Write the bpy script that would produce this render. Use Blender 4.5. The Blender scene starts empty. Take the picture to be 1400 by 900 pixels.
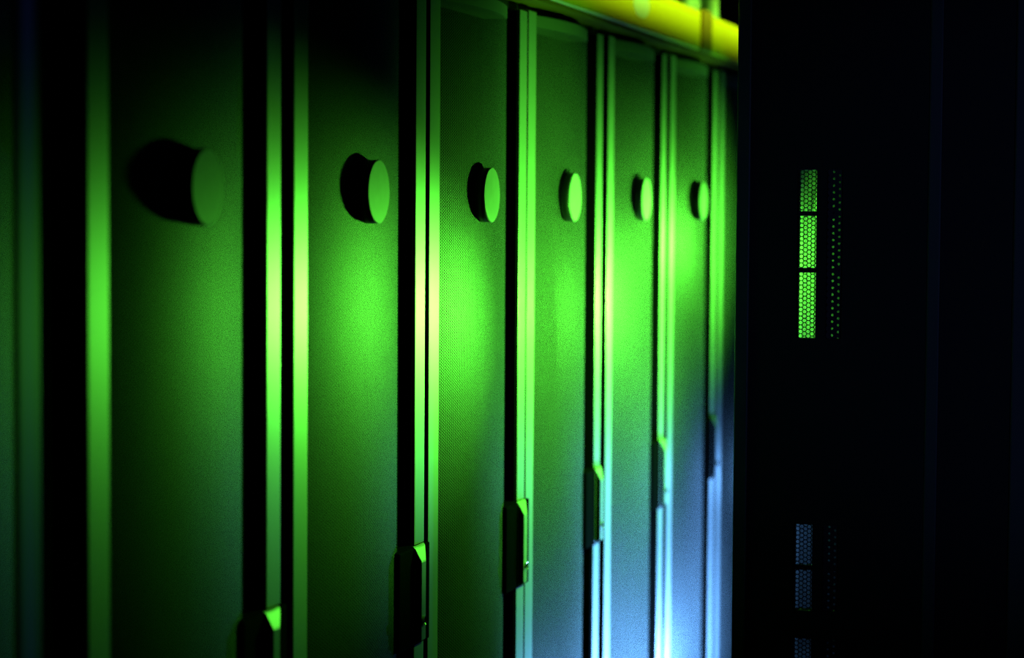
import bpy, bmesh, math, random
from mathutils import Vector, Matrix
random.seed(4)
S = bpy.context.scene
C = S.collection

# ------------------------------------------------------------------ camera, world, lights, exposure
# world axes: the row of racks runs along +Y with its door fronts at X = 0, the aisle is +X, floor at Z = 0
CAM = Vector((1.1936, 0.0, 1.59))
YAW, PITCH, ROLL, FPX = 0.2802, 0.0513, 0.0066, 3169.25
fw = Vector((-math.sin(YAW)*math.cos(PITCH), math.cos(YAW)*math.cos(PITCH), -math.sin(PITCH)))
rt = fw.cross(Vector((0, 0, 1))).normalized()
up = rt.cross(fw)
r2 = rt*math.cos(ROLL) + up*math.sin(ROLL)
u2 = up*math.cos(ROLL) - rt*math.sin(ROLL)
cd = bpy.data.cameras.new('camera')
cam = bpy.data.objects.new('camera', cd)
C.objects.link(cam)
cam.matrix_world = Matrix(((r2.x, u2.x, -fw.x, CAM.x), (r2.y, u2.y, -fw.y, CAM.y), (r2.z, u2.z, -fw.z, CAM.z), (0, 0, 0, 1)))
cd.sensor_width = 36.0
cd.lens = FPX/1400*36.0
cd.clip_start = 0.05
cd.dof.use_dof = True
cd.dof.focus_distance = 3.82
cd.dof.aperture_fstop = 2.7
S.camera = cam

W = bpy.data.worlds.new('world')
S.world = W
W.use_nodes = True
W.node_tree.nodes['Background'].inputs[0].default_value = (0.1, 0.2, 0.6, 1)
W.node_tree.nodes['Background'].inputs[1].default_value = 0.0

def lamp(name, kind, loc, col, power, size=0.05, aim=None, angle=90, blend=1.0, size_y=None):
    d = bpy.data.lights.new(name, kind)
    d.color = col
    d.energy = power
    if kind == 'AREA':
        d.size = size
        if size_y:
            d.shape = 'RECTANGLE'
            d.size_y = size_y
    else:
        d.shadow_soft_size = size
    if kind == 'SPOT':
        d.spot_size = math.radians(angle)
        d.spot_blend = blend
    o = bpy.data.objects.new(name, d)
    C.objects.link(o)
    o.location = loc
    if aim is not None:
        o.rotation_euler = (Vector(aim) - Vector(loc)).to_track_quat('-Z', 'Y').to_euler()
    return o

GREEN = (0.115, 1.0, 0.045)
BLUE = (0.15, 0.44, 1.0)
lamp('green_lamp', 'SPOT', (0.57, 4.42, 1.40), GREEN, 74.0, 0.02, aim=(0.0, 4.36, 1.36), angle=122, blend=1.0)
lamp('green_lamp', 'SPOT', (0.57, 4.42, 1.40), GREEN, 64.0, 0.02, aim=(0.0, 3.52, 1.34), angle=45, blend=1.0)
lamp('green_lamp', 'SPOT', (0.50, 5.32, 1.38), GREEN, 138.0, 0.02, aim=(0.0, 5.22, 1.30), angle=122, blend=1.0)
lamp('green_lamp', 'SPOT', (0.45, 7.65, 1.44), GREEN, 170.0, 0.02, aim=(0.0, 7.80, 1.34), angle=110, blend=1.0)
lamp('green_lamp', 'SPOT', (0.45, 6.20, 1.50), GREEN, 60.0, 0.02, aim=(0.0, 6.0, 1.50), angle=104, blend=1.0)
lamp('blue_lamp', 'SPOT', (0.55, 5.00, 0.28), BLUE, 300.0, 0.03, aim=(0.0, 5.00, 0.36), angle=124, blend=1.0)
lamp('blue_lamp', 'SPOT', (0.50, 5.90, 0.36), BLUE, 170.0, 0.03, aim=(0.0, 5.85, 0.42), angle=118, blend=1.0)
lamp('blue_lamp', 'POINT', (0.40, 7.60, 0.70), BLUE, 8.0, 0.03)
d_ = lamp('duct_lamp', 'AREA', (0.28, 5.20, 2.12), (0.45, 1.0, 0.05), 2.2, 2.6, aim=(0.06, 5.20, 2.10), size_y=0.02)
d_.data.spread = math.radians(45)
lamp('added_panel_fill', 'SPOT', (2.0, -0.6, 1.6), (0.18, 0.32, 1.0), 26.0, 0.2, aim=(0.9, 3.9, 1.5), angle=16, blend=0.6)  # added blue fill for the partition front, no visible source
d_ = lamp('added_stile_fill', 'AREA', (0.50, 2.26, 1.5), (0.12, 0.2, 1.0), 0.010, 0.02, aim=(0.0, 2.26, 1.5), size_y=1.4)  # added faint blue fill aimed only at the first rack's latch stile
d_.data.spread = math.radians(5)

S.cycles.use_denoising = True
S.cycles.denoising_prefilter = 'NONE'
S.view_settings.view_transform = 'Standard'
S.view_settings.look = 'None'
S.view_settings.exposure = 0.0
S.view_settings.gamma = 1.0
S.view_settings.use_curve_mapping = False

# ------------------------------------------------------------------ materials
def mat(name, col, rough=0.5, metal=0.0, spec=0.5, grain=0.0, gscale=300, aniso=0.0):
    m = bpy.data.materials.new(name)
    m.use_nodes = True
    nt = m.node_tree
    b = nt.nodes['Principled BSDF']
    b.inputs['Base Color'].default_value = (*col, 1)
    b.inputs['Roughness'].default_value = rough
    b.inputs['Metallic'].default_value = metal
    b.inputs['Specular IOR Level'].default_value = spec
    if grain:
        tc = nt.nodes.new('ShaderNodeTexCoord')
        n = nt.nodes.new('ShaderNodeTexNoise')
        n.inputs['Scale'].default_value = gscale
        n.inputs['Detail'].default_value = 3
        nt.links.new(tc.outputs['Object'], n.inputs['Vector'])
        mr = nt.nodes.new('ShaderNodeMapRange')
        mr.inputs['To Min'].default_value = 1-grain
        mr.inputs['To Max'].default_value = 1+grain
        nt.links.new(n.outputs['Fac'], mr.inputs['Value'])
        mx = nt.nodes.new('ShaderNodeMix')
        mx.data_type = 'RGBA'
        mx.blend_type = 'MULTIPLY'
        mx.inputs['Factor'].default_value = 1
        mx.inputs['A'].default_value = (*col, 1)
        nt.links.new(mr.outputs[0], mx.inputs['B'])
        nt.links.new(mx.outputs['Result'], b.inputs['Base Color'])
    return m

M_STILE = mat('stile_paint', (0.62, 0.63, 0.65), 0.42, 0.6, 0.5, 0.12, 900)
M_BODY = mat('rack_black_paint', (0.012, 0.012, 0.013), 0.6, 0, 0.2, 0.1, 120)
M_GAP = mat('channel_black', (0.004, 0.004, 0.004), 0.9, 0, 0.03, 0.1, 120)
M_RAIL = mat('rail_paint', (0.20, 0.205, 0.21), 0.5, 0.3, 0.4, 0.08, 600)
M_BADGE = mat('badge_satin', (0.55, 0.56, 0.57), 0.5, 0.1, 0.4, 0.12, 60)
M_RIM = mat('badge_rim_black', (0.02, 0.02, 0.02), 0.35, 0, 0.4, 0.1, 100)
M_HANDLE = mat('handle_grey', (0.45, 0.46, 0.47), 0.45, 0.2, 0.5, 0.08, 500)
M_HSIDE = mat('handle_black', (0.002, 0.002, 0.002), 0.9, 0, 0.01, 0.1, 100)
M_CHROME = mat('lock_chrome', (0.8, 0.8, 0.8), 0.2, 1.0, 0.5, 0.05, 500)
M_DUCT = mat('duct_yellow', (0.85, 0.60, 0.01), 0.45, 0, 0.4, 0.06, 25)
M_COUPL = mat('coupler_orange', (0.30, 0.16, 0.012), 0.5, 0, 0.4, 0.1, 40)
M_UNDER = mat('underside_shade_brown', (0.26, 0.13, 0.005), 0.7, 0, 0.1, 0.1, 40)  # shade under the duct, put into the colour
M_STICK = mat('sticker_white', (0.75, 0.75, 0.72), 0.5, 0, 0.4, 0.05, 80)
M_CABLE = mat('cable_grey', (0.30, 0.48, 0.40), 0.5, 0, 0.4, 0.08, 90)
M_WIRE = mat('zinc_wire', (0.5, 0.5, 0.5), 0.4, 0.8, 0.5, 0.05, 200)
M_PANEL = mat('panel_black', (0.010, 0.011, 0.014), 0.55, 0, 0.3, 0.1, 60)
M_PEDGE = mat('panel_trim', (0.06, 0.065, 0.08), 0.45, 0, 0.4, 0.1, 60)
M_INSERT = mat('insert_steel', (0.05, 0.05, 0.05), 0.45, 0.3, 0.4, 0.1, 300)
M_FLOOR = mat('floor_vinyl', (0.05, 0.05, 0.055), 0.5, 0, 0.3, 0.2, 8)
M_WALL = mat('wall_dark', (0.02, 0.02, 0.022), 0.8, 0, 0.2, 0.1, 5)

def perforated():
    m = bpy.data.materials.new('perforated_steel')
    m.use_nodes = True
    nt = m.node_tree
    N, L = nt.nodes, nt.links
    b = N['Principled BSDF']
    b.inputs['Base Color'].default_value = (0.19, 0.195, 0.20, 1)
    b.inputs['Roughness'].default_value = 0.5
    b.inputs['Metallic'].default_value = 0.4
    uv = N.new('ShaderNodeUVMap')
    uv.uv_map = 'metres'
    sp = N.new('ShaderNodeSeparateXYZ')
    L.new(uv.outputs[0], sp.inputs[0])
    def mth(op, a, c=None):
        n = N.new('ShaderNodeMath')
        n.operation = op
        for i, v in enumerate((a, c)):
            if v is None: continue
            if isinstance(v, (int, float)): n.inputs[i].default_value = v
            else: L.new(v, n.inputs[i])
        return n.outputs[0]
    CW, VP = 0.00433, 0.005
    U = mth('DIVIDE', sp.outputs[0], CW)
    col = mth('ROUND', U)
    du = mth('MULTIPLY', mth('SUBTRACT', U, col), CW)
    par = mth('MULTIPLY', mth('FLOORED_MODULO', col, 2.0), 0.5)
    V = mth('ADD', mth('DIVIDE', sp.outputs[1], VP), par)
    dv = mth('MULTIPLY', mth('SUBTRACT', V, mth('ROUND', V)), VP)
    r2_ = mth('ADD', mth('MULTIPLY', du, du), mth('MULTIPLY', dv, dv))
    hole = mth('LESS_THAN', r2_, 0.0021**2)
    tr = N.new('ShaderNodeBsdfTransparent')
    mix = N.new('ShaderNodeMixShader')
    L.new(hole, mix.inputs[0])
    L.new(b.outputs[0], mix.inputs[1])
    L.new(tr.outputs[0], mix.inputs[2])
    L.new(mix.outputs[0], N['Material Output'].inputs[0])
    return m
M_PERF = perforated()

# ------------------------------------------------------------------ helpers
def box(bm, x0, x1, y0, y1, z0, z1, bev=0.0):
    r = bmesh.ops.create_cube(bm, size=1)
    for v in r['verts']:
        v.co = Vector((x0+(v.co.x+.5)*(x1-x0), y0+(v.co.y+.5)*(y1-y0), z0+(v.co.z+.5)*(z1-z0)))
    if bev:
        es = {e for v in r['verts'] for e in v.link_edges}
        bmesh.ops.bevel(bm, geom=list(es), offset=bev, segments=2, affect='EDGES', profile=0.6)

def tube(bm, pts, rad, seg=10):
    rings = []
    for i, p in enumerate(pts):
        a = pts[max(i-1, 0)]
        b_ = pts[min(i+1, len(pts)-1)]
        d = (Vector(b_)-Vector(a)).normalized()
        n = d.cross(Vector((0.31, 0.2, 0.93))).normalized()
        m = d.cross(n)
        rings.append([bm.verts.new(Vector(p)+(n*math.cos(t)+m*math.sin(t))*rad) for t in [2*math.pi*k/seg for k in range(seg)]])
    for a, b_ in zip(rings, rings[1:]):
        for k in range(seg):
            bm.faces.new((a[k], a[(k+1) % seg], b_[(k+1) % seg], b_[k]))
    bm.faces.new(rings[0][::-1])
    bm.faces.new(rings[-1])

def obj(name, bm, mats, parent=None, smooth=False):
    bmesh.ops.recalc_face_normals(bm, faces=bm.faces[:])
    me = bpy.data.meshes.new(name)
    bm.to_mesh(me)
    bm.free()
    for m in (mats if isinstance(mats, (list, tuple)) else [mats]):
        me.materials.append(m)
    if smooth:
        for p in me.polygons: p.use_smooth = True
    o = bpy.data.objects.new(name, me)
    C.objects.link(o)
    o.parent = parent
    return o

def new(): return bmesh.new()

def thing(name, label, cat, loc=(0, 0, 0), group=None):
    o = bpy.data.objects.new(name, None)
    C.objects.link(o)
    o.location = loc
    o.empty_display_size = 0.1
    return tag(o, label, cat, group)

def tag(o, label, cat, group=None):
    o['label'] = label
    o['category'] = cat
    if group: o['group'] = group
    return o

def struct(name, x0, x1, y0, y1, z0, z1, m):
    bm = new()
    box(bm, x0, x1, y0, y1, z0, z1)
    o = obj(name, bm, m)
    o['kind'] = 'structure'
    return o

# ------------------------------------------------------------------ the room
struct('floor', -2.6, 3.2, -2.5, 11.5, -0.1, 0.0, M_FLOOR)
struct('ceiling', -2.6, 3.2, -2.5, 11.5, 2.9, 3.0, M_WALL)
struct('wall_left', -2.7, -2.6, -2.5, 11.5, 0.0, 2.9, M_WALL)
struct('wall_right', 3.2, 3.3, -2.5, 11.5, 0.0, 2.9, M_WALL)
struct('wall_back', -2.6, 3.2, 11.5, 11.6, 0.0, 2.9, M_WALL)
struct('wall_front', -2.6, 3.2, -2.6, -2.5, 0.0, 2.9, M_WALL)

# ------------------------------------------------------------------ server racks
DOOR_Z0, DOOR_Z1 = 0.06, 1.963
MESH_Y0, MESH_Y1, BOW, EDGE = 0.056, 0.458, 0.022, -0.003
BADGE_Y, BADGE_Z, BADGE_R, BADGE_X = 0.235, 1.616, 0.0480, 0.038
GRIP_TOP = 1.045

def bow_x(y):
    t = (y-MESH_Y0)/(MESH_Y1-MESH_Y0)*2-1
    return EDGE + BOW*(1-t*t)

def make_rack():
    root = thing('server_rack', 'black rack', 'server rack', (0, 0, 0), 'server racks standing side by side in the row')
    # cabinet body: closed black case with an open front
    bm = new()
    box(bm, -1.05, -0.065, 0.0, 0.020, 0.03, 1.980)
    box(bm, -1.05, -0.065, 0.575, 0.595, 0.03, 1.980)
    box(bm, -1.05, -1.03, 0.020, 0.575, 0.03, 1.980)
    box(bm, -1.03, -0.065, 0.020, 0.575, 1.965, 1.980)
    box(bm, -1.03, -0.065, 0.020, 0.575, 0.03, 0.05)
    obj('cabinet', bm, M_BODY, root)
    bm = new()
    box(bm, -0.30, -0.285, 0.02, 0.575, 0.05, 1.965)
    obj('inner_panel', bm, M_GAP, root)
    bm = new()
    box(bm, -0.065, -0.020, 0.0, 0.595, 1.966, 1.980, 0.002)
    obj('top_rail', bm, M_BODY, root)
    for sy in (0.04, 0.53):
        for sx in (-0.98, -0.14):
            bm = new()
            bmesh.ops.create_cone(bm, cap_ends=True, segments=16, radius1=0.025, radius2=0.02, depth=0.03, matrix=Matrix.Translation((sx, sy+0.015, 0.015)))
            obj('foot', bm, M_HSIDE, root)
    # door
    bm = new()
    box(bm, -0.060, -0.045, 0.004, 0.062, DOOR_Z0, DOOR_Z1)          # returns behind the stiles and the recessed channel
    box(bm, -0.060, -0.045, 0.458, 0.590, DOOR_Z0, DOOR_Z1)
    box(bm, -0.045, -0.004, 0.462, 0.466, DOOR_Z0, DOOR_Z1)
    box(bm, -0.045, -0.004, 0.534, 0.538, DOOR_Z0, DOOR_Z1)
    door = obj('door', bm, M_GAP, root)
    bm = new()
    box(bm, -0.044, 0.0, 0.0, 0.055, DOOR_Z0, DOOR_Z1+0.006, 0.0022)
    bm.normal_update()
    for f in bm.faces:
        if abs(f.normal.y) > 0.9: f.material_index = 1          # side faces painted black in place of shade
    obj('door_stile', bm, [M_STILE, M_GAP], door)
    bm = new()
    box(bm, -0.044, 0.0, 0.539, 0.590, DOOR_Z0, DOOR_Z1+0.002, 0.0022)
    bm.normal_update()
    for f in bm.faces:
        if abs(f.normal.y) > 0.9: f.material_index = 1          # sides blackened here too, shade put into the colour
    obj('latch_stile', bm, [M_STILE, M_GAP], door)
    # curved top and bottom rails
    for z0, z1 in ((DOOR_Z1-0.022, DOOR_Z1), (DOOR_Z0, DOOR_Z0+0.022)):
        bm = new()
        n = 24
        prev = None
        for k in range(n+1):
            y = MESH_Y0 + (MESH_Y1-MESH_Y0)*k/n
            x = bow_x(y)+0.0012
            ring = [bm.verts.new(v) for v in ((x, y, z0), (x, y, z1), (-0.045, y, z1), (-0.045, y, z0))]
            if prev:
                for j in range(4):
                    bm.faces.new((prev[j], prev[(j+1) % 4], ring[(j+1) % 4], ring[j]))
            else: bm.faces.new(ring)
            prev = ring
        bm.faces.new(prev[::-1])
        obj('door_rail', bm, M_RAIL, door)
    # perforated bowed sheet, two skins half a millimetre apart so the holes have depth
    bm = new()
    uvl = bm.loops.layers.uv.new('metres')
    n = 40
    zz0, zz1 = DOOR_Z0+0.022, DOOR_Z1-0.022
    for off in (0.0, -0.0005):
        cols, arc = [], [0.0]
        for k in range(n+1):
            y = MESH_Y0 + (MESH_Y1-MESH_Y0)*k/n
            cols.append((bm.verts.new((bow_x(y)+off, y, zz0)), bm.verts.new((bow_x(y)+off, y, zz1))))
            if k: arc.append(arc[-1] + (Vector((bow_x(y), y)) - Vector((bow_x(yp), yp))).length)
            yp = y
        for k in range(n):
            f = bm.faces.new((cols[k][0], cols[k+1][0], cols[k+1][1], cols[k][1]))
            f.smooth = True
            for lp, (u, v) in zip(f.loops, ((arc[k], zz0), (arc[k+1], zz0), (arc[k+1], zz1), (arc[k], zz1))):
                lp[uvl].uv = (u, v)
    obj('perforated_panel', bm, M_PERF, door)
    # round badge on its spacer
    bm = new()
    rot = Matrix.Rotation(math.pi/2, 4, 'Y')
    x0 = bow_x(BADGE_Y)+0.0012
    r = bmesh.ops.create_cone(bm, cap_ends=True, segments=64, radius1=BADGE_R, radius2=BADGE_R, depth=BADGE_X-x0, matrix=Matrix.Translation(((BADGE_X+x0)/2, BADGE_Y, BADGE_Z)) @ rot)
    for f in bm.faces:
        f.material_index = 0
        if len(f.verts) == 4: f.smooth = True; f.material_index = 1
    ed = [e for e in bm.edges if all(v.co.x > BADGE_X-1e-4 for v in e.verts)]
    bmesh.ops.bevel(bm, geom=ed, offset=0.0012, segments=2, affect='EDGES')
    obj('round_badge', bm, [M_BADGE, M_RIM], door)
    # swing handle: black housing over the channel, slim grip with a sloped nose
    zt, zb = GRIP_TOP-0.004, GRIP_TOP-0.165
    bm = new()
    box(bm, -0.044, 0.010, 0.436, 0.590, zb, zt, 0.003)
    obj('handle_housing', bm, M_HSIDE, door)
    bm = new()
    P = [(0.008, 0.508, 0.562, zt+0.002, zb+0.004), (0.0115, 0.508, 0.560, zt-0.001, zb+0.006), (0.023, 0.508, 0.530, zt-0.022, zb+0.010)]
    rings = []
    for x, a, b_, t, q in P:
        rings.append([bm.verts.new(v) for v in ((x, a, q), (x, b_, q), (x, b_, t), (x, a, t))])
    for A, B in zip(rings, rings[1:]):
        for j in range(4):
            f = bm.faces.new((A[j], A[(j+1) % 4], B[(j+1) % 4], B[j]))
            f.material_index = 0 if j == 2 else 1
    bm.faces.new(rings[0][::-1])
    bm.faces.new(rings[-1])
    ed = [e for e in bm.edges if all(v.co.x > 0.01 for v in e.verts)]
    bmesh.ops.bevel(bm, geom=ed, offset=0.001, segments=2, affect='EDGES')
    obj('handle', bm, [M_HANDLE, M_HSIDE], door)
    bm = new()
    mtx = Matrix.Translation((0.0240, 0.519, zb+0.042)) @ Matrix.Rotation(math.pi/2, 4, 'Y')
    bmesh.ops.create_cone(bm, cap_ends=True, segments=28, radius1=0.008, radius2=0.0075, depth=0.005, matrix=mtx)
    top = [f for f in bm.faces if len(f.verts) > 4 and f.calc_center_median().x > 0.026]
    bmesh.ops.inset_region(bm, faces=top, thickness=0.003, depth=-0.002)
    obj('handle_lock', bm, M_CHROME, door, smooth=False)
    return root

def copy_tree(o, parent=None):
    c = o.copy()
    C.objects.link(c)
    c.parent = parent
    for ch in list(o.children): copy_tree(ch, c)
    return c

RACKS = [   # y start, label
    (1.775, 'server rack cut off by the left edge, only its shadowed right side showing'),
    (2.401, 'darkest full-width rack with the largest blurred badge, second from left'),
    (3.040, 'rack with sharp green-lit perforated door and large badge, right of the darkest full rack'),
    (3.651, 'rack in sharp focus with thin matching green stiles left of its mesh door'),
    (4.250, 'rack whose door turns from green to blue, directly beyond the sharply focused one'),
    (4.890, 'rack with a bright green glow above blue, under middle of the yellow duct'),
    (5.527, 'narrow looking far rack with the smallest badge, below the duct coupler'),
    (6.160, 'farthest rack left of the dark partition, only a bright stile and sliver showing'),
    (6.790, 'rack beyond the partition edge, standing just past the last visible stile'),
    (7.480, 'bright green rack glimpsed through the left column of perforated slots in the partition'),
    (8.120, 'end rack of the row, barely glimpsed through the dimmer right column of slots'),
]
proto = make_rack()
for i, (y, lab) in enumerate(RACKS):
    o = proto if i == 0 else copy_tree(proto)
    o.location = (0, y, 0)
    o['label'] = lab
    for ch in o.children:
        for g in ch.children:
            if g.name.startswith('round_badge'):
                g.location.y = (0, 0.018, 0.016, 0.0, -0.018, -0.018, -0.006, 0, 0, 0, 0)[i]
# the first rack's latch stile, shifted and painted dark to stand in for shade
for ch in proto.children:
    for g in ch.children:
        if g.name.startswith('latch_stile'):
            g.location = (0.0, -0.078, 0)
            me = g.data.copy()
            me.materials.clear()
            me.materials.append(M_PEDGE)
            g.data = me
            g['label'] = 'latch stile darkened to look shaded'

# ------------------------------------------------------------------ yellow cable duct on the rack tops
duct = thing('cable_duct', 'bright yellow plastic cable duct running along the top of the racks', 'cable duct', (-0.05, 1.2, 1.988))
DZ0, DZ1, DX0, DX1 = 1.990, 2.087, -0.16, 0.036
def channel(name, y0, y1, grow, m, parent):
    bm = new()
    g = grow
    r_ = 0.004
    prof = [(DX0-g, DZ1+g), (DX0-g, DZ0+r_), (DX0-g+r_, DZ0-g*.2), (DX1+g-r_, DZ0-g*.2), (DX1+g, DZ0+r_), (DX1+g, DZ1+g)]
    t = 0.004+g
    inner = [(DX1+g-t, DZ1+g), (DX1+g-t, DZ0+r_+t), (DX1+g-r_-t, DZ0+t), (DX0-g+r_+t, DZ0+t), (DX0-g+t, DZ0+r_+t), (DX0-g+t, DZ1+g)]
    pr = [(x+0.05, z-1.988) for x, z in prof+inner]
    A = [bm.verts.new((x, y0-1.2, z)) for x, z in pr]
    B = [bm.verts.new((x, y1-1.2, z)) for x, z in pr]
    k = len(pr)
    for j in range(k):
        bm.faces.new((A[j], A[(j+1) % k], B[(j+1) % k], B[j]))
    for R_ in (A, B):
        for j in range(k//2-1):
            bm.faces.new((R_[j], R_[j+1], R_[k-2-j], R_[k-1-j]))
    return obj(name, bm, m, parent)
channel('duct_channel', 1.2, 8.7, 0.0, M_DUCT, duct)
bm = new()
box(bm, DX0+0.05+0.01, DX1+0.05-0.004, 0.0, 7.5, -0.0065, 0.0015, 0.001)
obj('underside_shade_strip', bm, M_UNDER, duct)  # brown strip added so the duct's underside reads as shaded
for yc in (4.20, 5.76):
    channel('coupler', yc-0.06, yc+0.06, 0.006, M_COUPL, duct)
bm = new()
mtx = Matrix.Translation((DX1+0.0506, 5.04-1.2, 2.046-1.988)) @ Matrix.Rotation(math.pi/2, 4, 'Y')
bmesh.ops.create_cone(bm, cap_ends=True, segments=32, radius1=0.03, radius2=0.03, depth=0.001, matrix=mtx)
for v in bm.verts: v.co.y = 3.84 + (v.co.y-3.84)*2.6
s_ = obj('sticker', bm, M_STICK, duct)
s_['label'] = 'pale oval sticker'

# ------------------------------------------------------------------ cable bundle hanging above the duct at the far end
for k, (cx_, cy_, lab) in enumerate((
    (-0.015, 5.72, 'pale cable nearest the camera dropping from the ceiling into the yellow duct'),
    (-0.070, 5.80, 'second pale cable dropping into the yellow duct, just beyond the nearest one'),
    (-0.015, 5.88, 'third pale cable dropping into the yellow duct, middle of the bundle'),
    (-0.070, 5.96, 'fourth pale cable dropping into the yellow duct, beyond the middle of the bundle'),
    (-0.015, 6.04, 'farthest pale cable dropping into the yellow duct, beside the dark partition edge'))):
    bm = new()
    pts = [(cx_ + 0.010*math.sin(3.1*q/12+k), cy_ + 0.012*math.sin(2.3*q/12+k*1.7), 2.898 - q/12*0.893) for q in range(13)]
    tube(bm, pts, 0.024, 14)
    tag(obj('data_cable', bm, M_CABLE, smooth=True), lab, 'cable', 'pale cables dropping into the duct')

# ------------------------------------------------------------------ dark partition door standing across the aisle
PY = 3.90
def zz(v): return 1.59+v
part = thing('aisle_partition', 'black upright partition door across the aisle with perforated vertical slots', 'partition', (0.48, PY, 0.0))
PX0, PX1 = 0.468, 1.32
slots = [(-1.30, -1.12), (-0.98, -0.7255), (-0.678, -0.530), (-0.214, 0.0713)]
colsx = [(0.571, 0.604), (0.621, 0.648)]
def pbox(bm, x0, x1, z0, z1, y0=PY, y1=PY+0.03, bev=0): box(bm, x0-0.48, x1-0.48, y0-PY, y1-PY, z0, z1, bev)
bm = new()
xs = [0.492, colsx[0][0], colsx[0][1], colsx[1][0], colsx[1][1], 0.79]
for a, b_ in ((xs[0], xs[1]), (xs[2], xs[3]), (xs[4], xs[5])):
    pbox(bm, a, b_, 0.06, 2.25)
zs = [0.06]+[zz(v) for s in slots for v in s]+[2.25]
for a, b_ in colsx:
    for j in range(0, len(zs), 2):
        pbox(bm, a, b_, zs[j], zs[j+1])
obj('panel', bm, M_PANEL, part)
for a, b_, nm in ((PX0, 0.492, 'edge_stile'), (0.79, 0.812, 'middle_stile'), (0.93, PX1, 'hinge_stile')):
    bm = new(); pbox(bm, a, b_, 0.0, 2.25, PY-0.008, PY+0.038, 0.003)
    obj(nm, bm, M_PEDGE if nm != 'hinge_stile' else M_PEDGE, part)
bm = new(); pbox(bm, 0.812, 0.93, 0.06, 2.25, PY+0.002, PY+0.028); obj('side_panel', bm, M_PANEL, part)
bm = new(); pbox(bm, PX0, PX1, 2.25, 2.31, PY-0.008, PY+0.038, 0.003); obj('head_rail', bm, M_PEDGE, part)
bm = new(); pbox(bm, 0.492, 0.93, 0.0, 0.06, PY-0.006, PY+0.036, 0.003); obj('foot_rail', bm, M_PEDGE, part)
# perforated inserts with real hexagonal holes
def insert(x0, x1, z0, z1, y, p=0.0075, rh=0.0034):
    bm = new()
    cw = p*0.866
    ncol = int((x1-x0)/cw)+2; nrow = int((z1-z0)/p)+2
    cache = {}
    def V(x, z):
        x = min(max(x, x0), x1); z = min(max(z, z0), z1)
        k = (round(x, 6), round(z, 6))
        if k not in cache: cache[k] = bm.verts.new((x-0.48, y-PY, z))
        return cache[k]
    R = p/math.sqrt(3)
    for i in range(ncol):
        for j in range(nrow):
            cx = x0+i*cw; cz = z0+(j+.5*(i % 2))*p
            O = [(cx+R*math.cos(a), cz+R*math.sin(a)) for a in [math.pi/3*k for k in range(6)]]
            I = [(cx+rh*math.cos(a), cz+rh*math.sin(a)) for a in [math.pi/3*k for k in range(6)]]
            for k in range(6):
                q = [O[k], O[(k+1) % 6], I[(k+1) % 6], I[k]]
                vs = []
                for v in (V(*w) for w in q):
                    if v not in vs: vs.append(v)
                if len(vs) >= 3:
                    try: bm.faces.new(vs)
                    except ValueError: pass
    dead = [f for f in bm.faces if f.calc_area() < 1e-10]
    bmesh.ops.delete(bm, geom=dead, context='FACES')
    r = bmesh.ops.extrude_face_region(bm, geom=bm.faces[:])
    for v in [g for g in r['geom'] if isinstance(g, bmesh.types.BMVert)]: v.co.y += 0.0012
    return obj('perforated_insert', bm, M_INSERT, part)
for ci, (a, b_) in enumerate(colsx):
    for s in slots[1:]:
        insert(a, b_, zz(s[0]), zz(s[1]), PY+0.012, *((0.0075, 0.0034) if ci == 0 else (0.0115, 0.0022)))
for nm, zc in (('crossbar', -0.0026), ('crossbar', -0.0988), ('crossbar', -0.606)):
    for a, b_ in colsx:
        bm = new(); pbox(bm, a, b_, zz(zc)-0.004, zz(zc)+0.004, PY+0.015, PY+0.024); obj(nm, bm, M_PANEL, part)
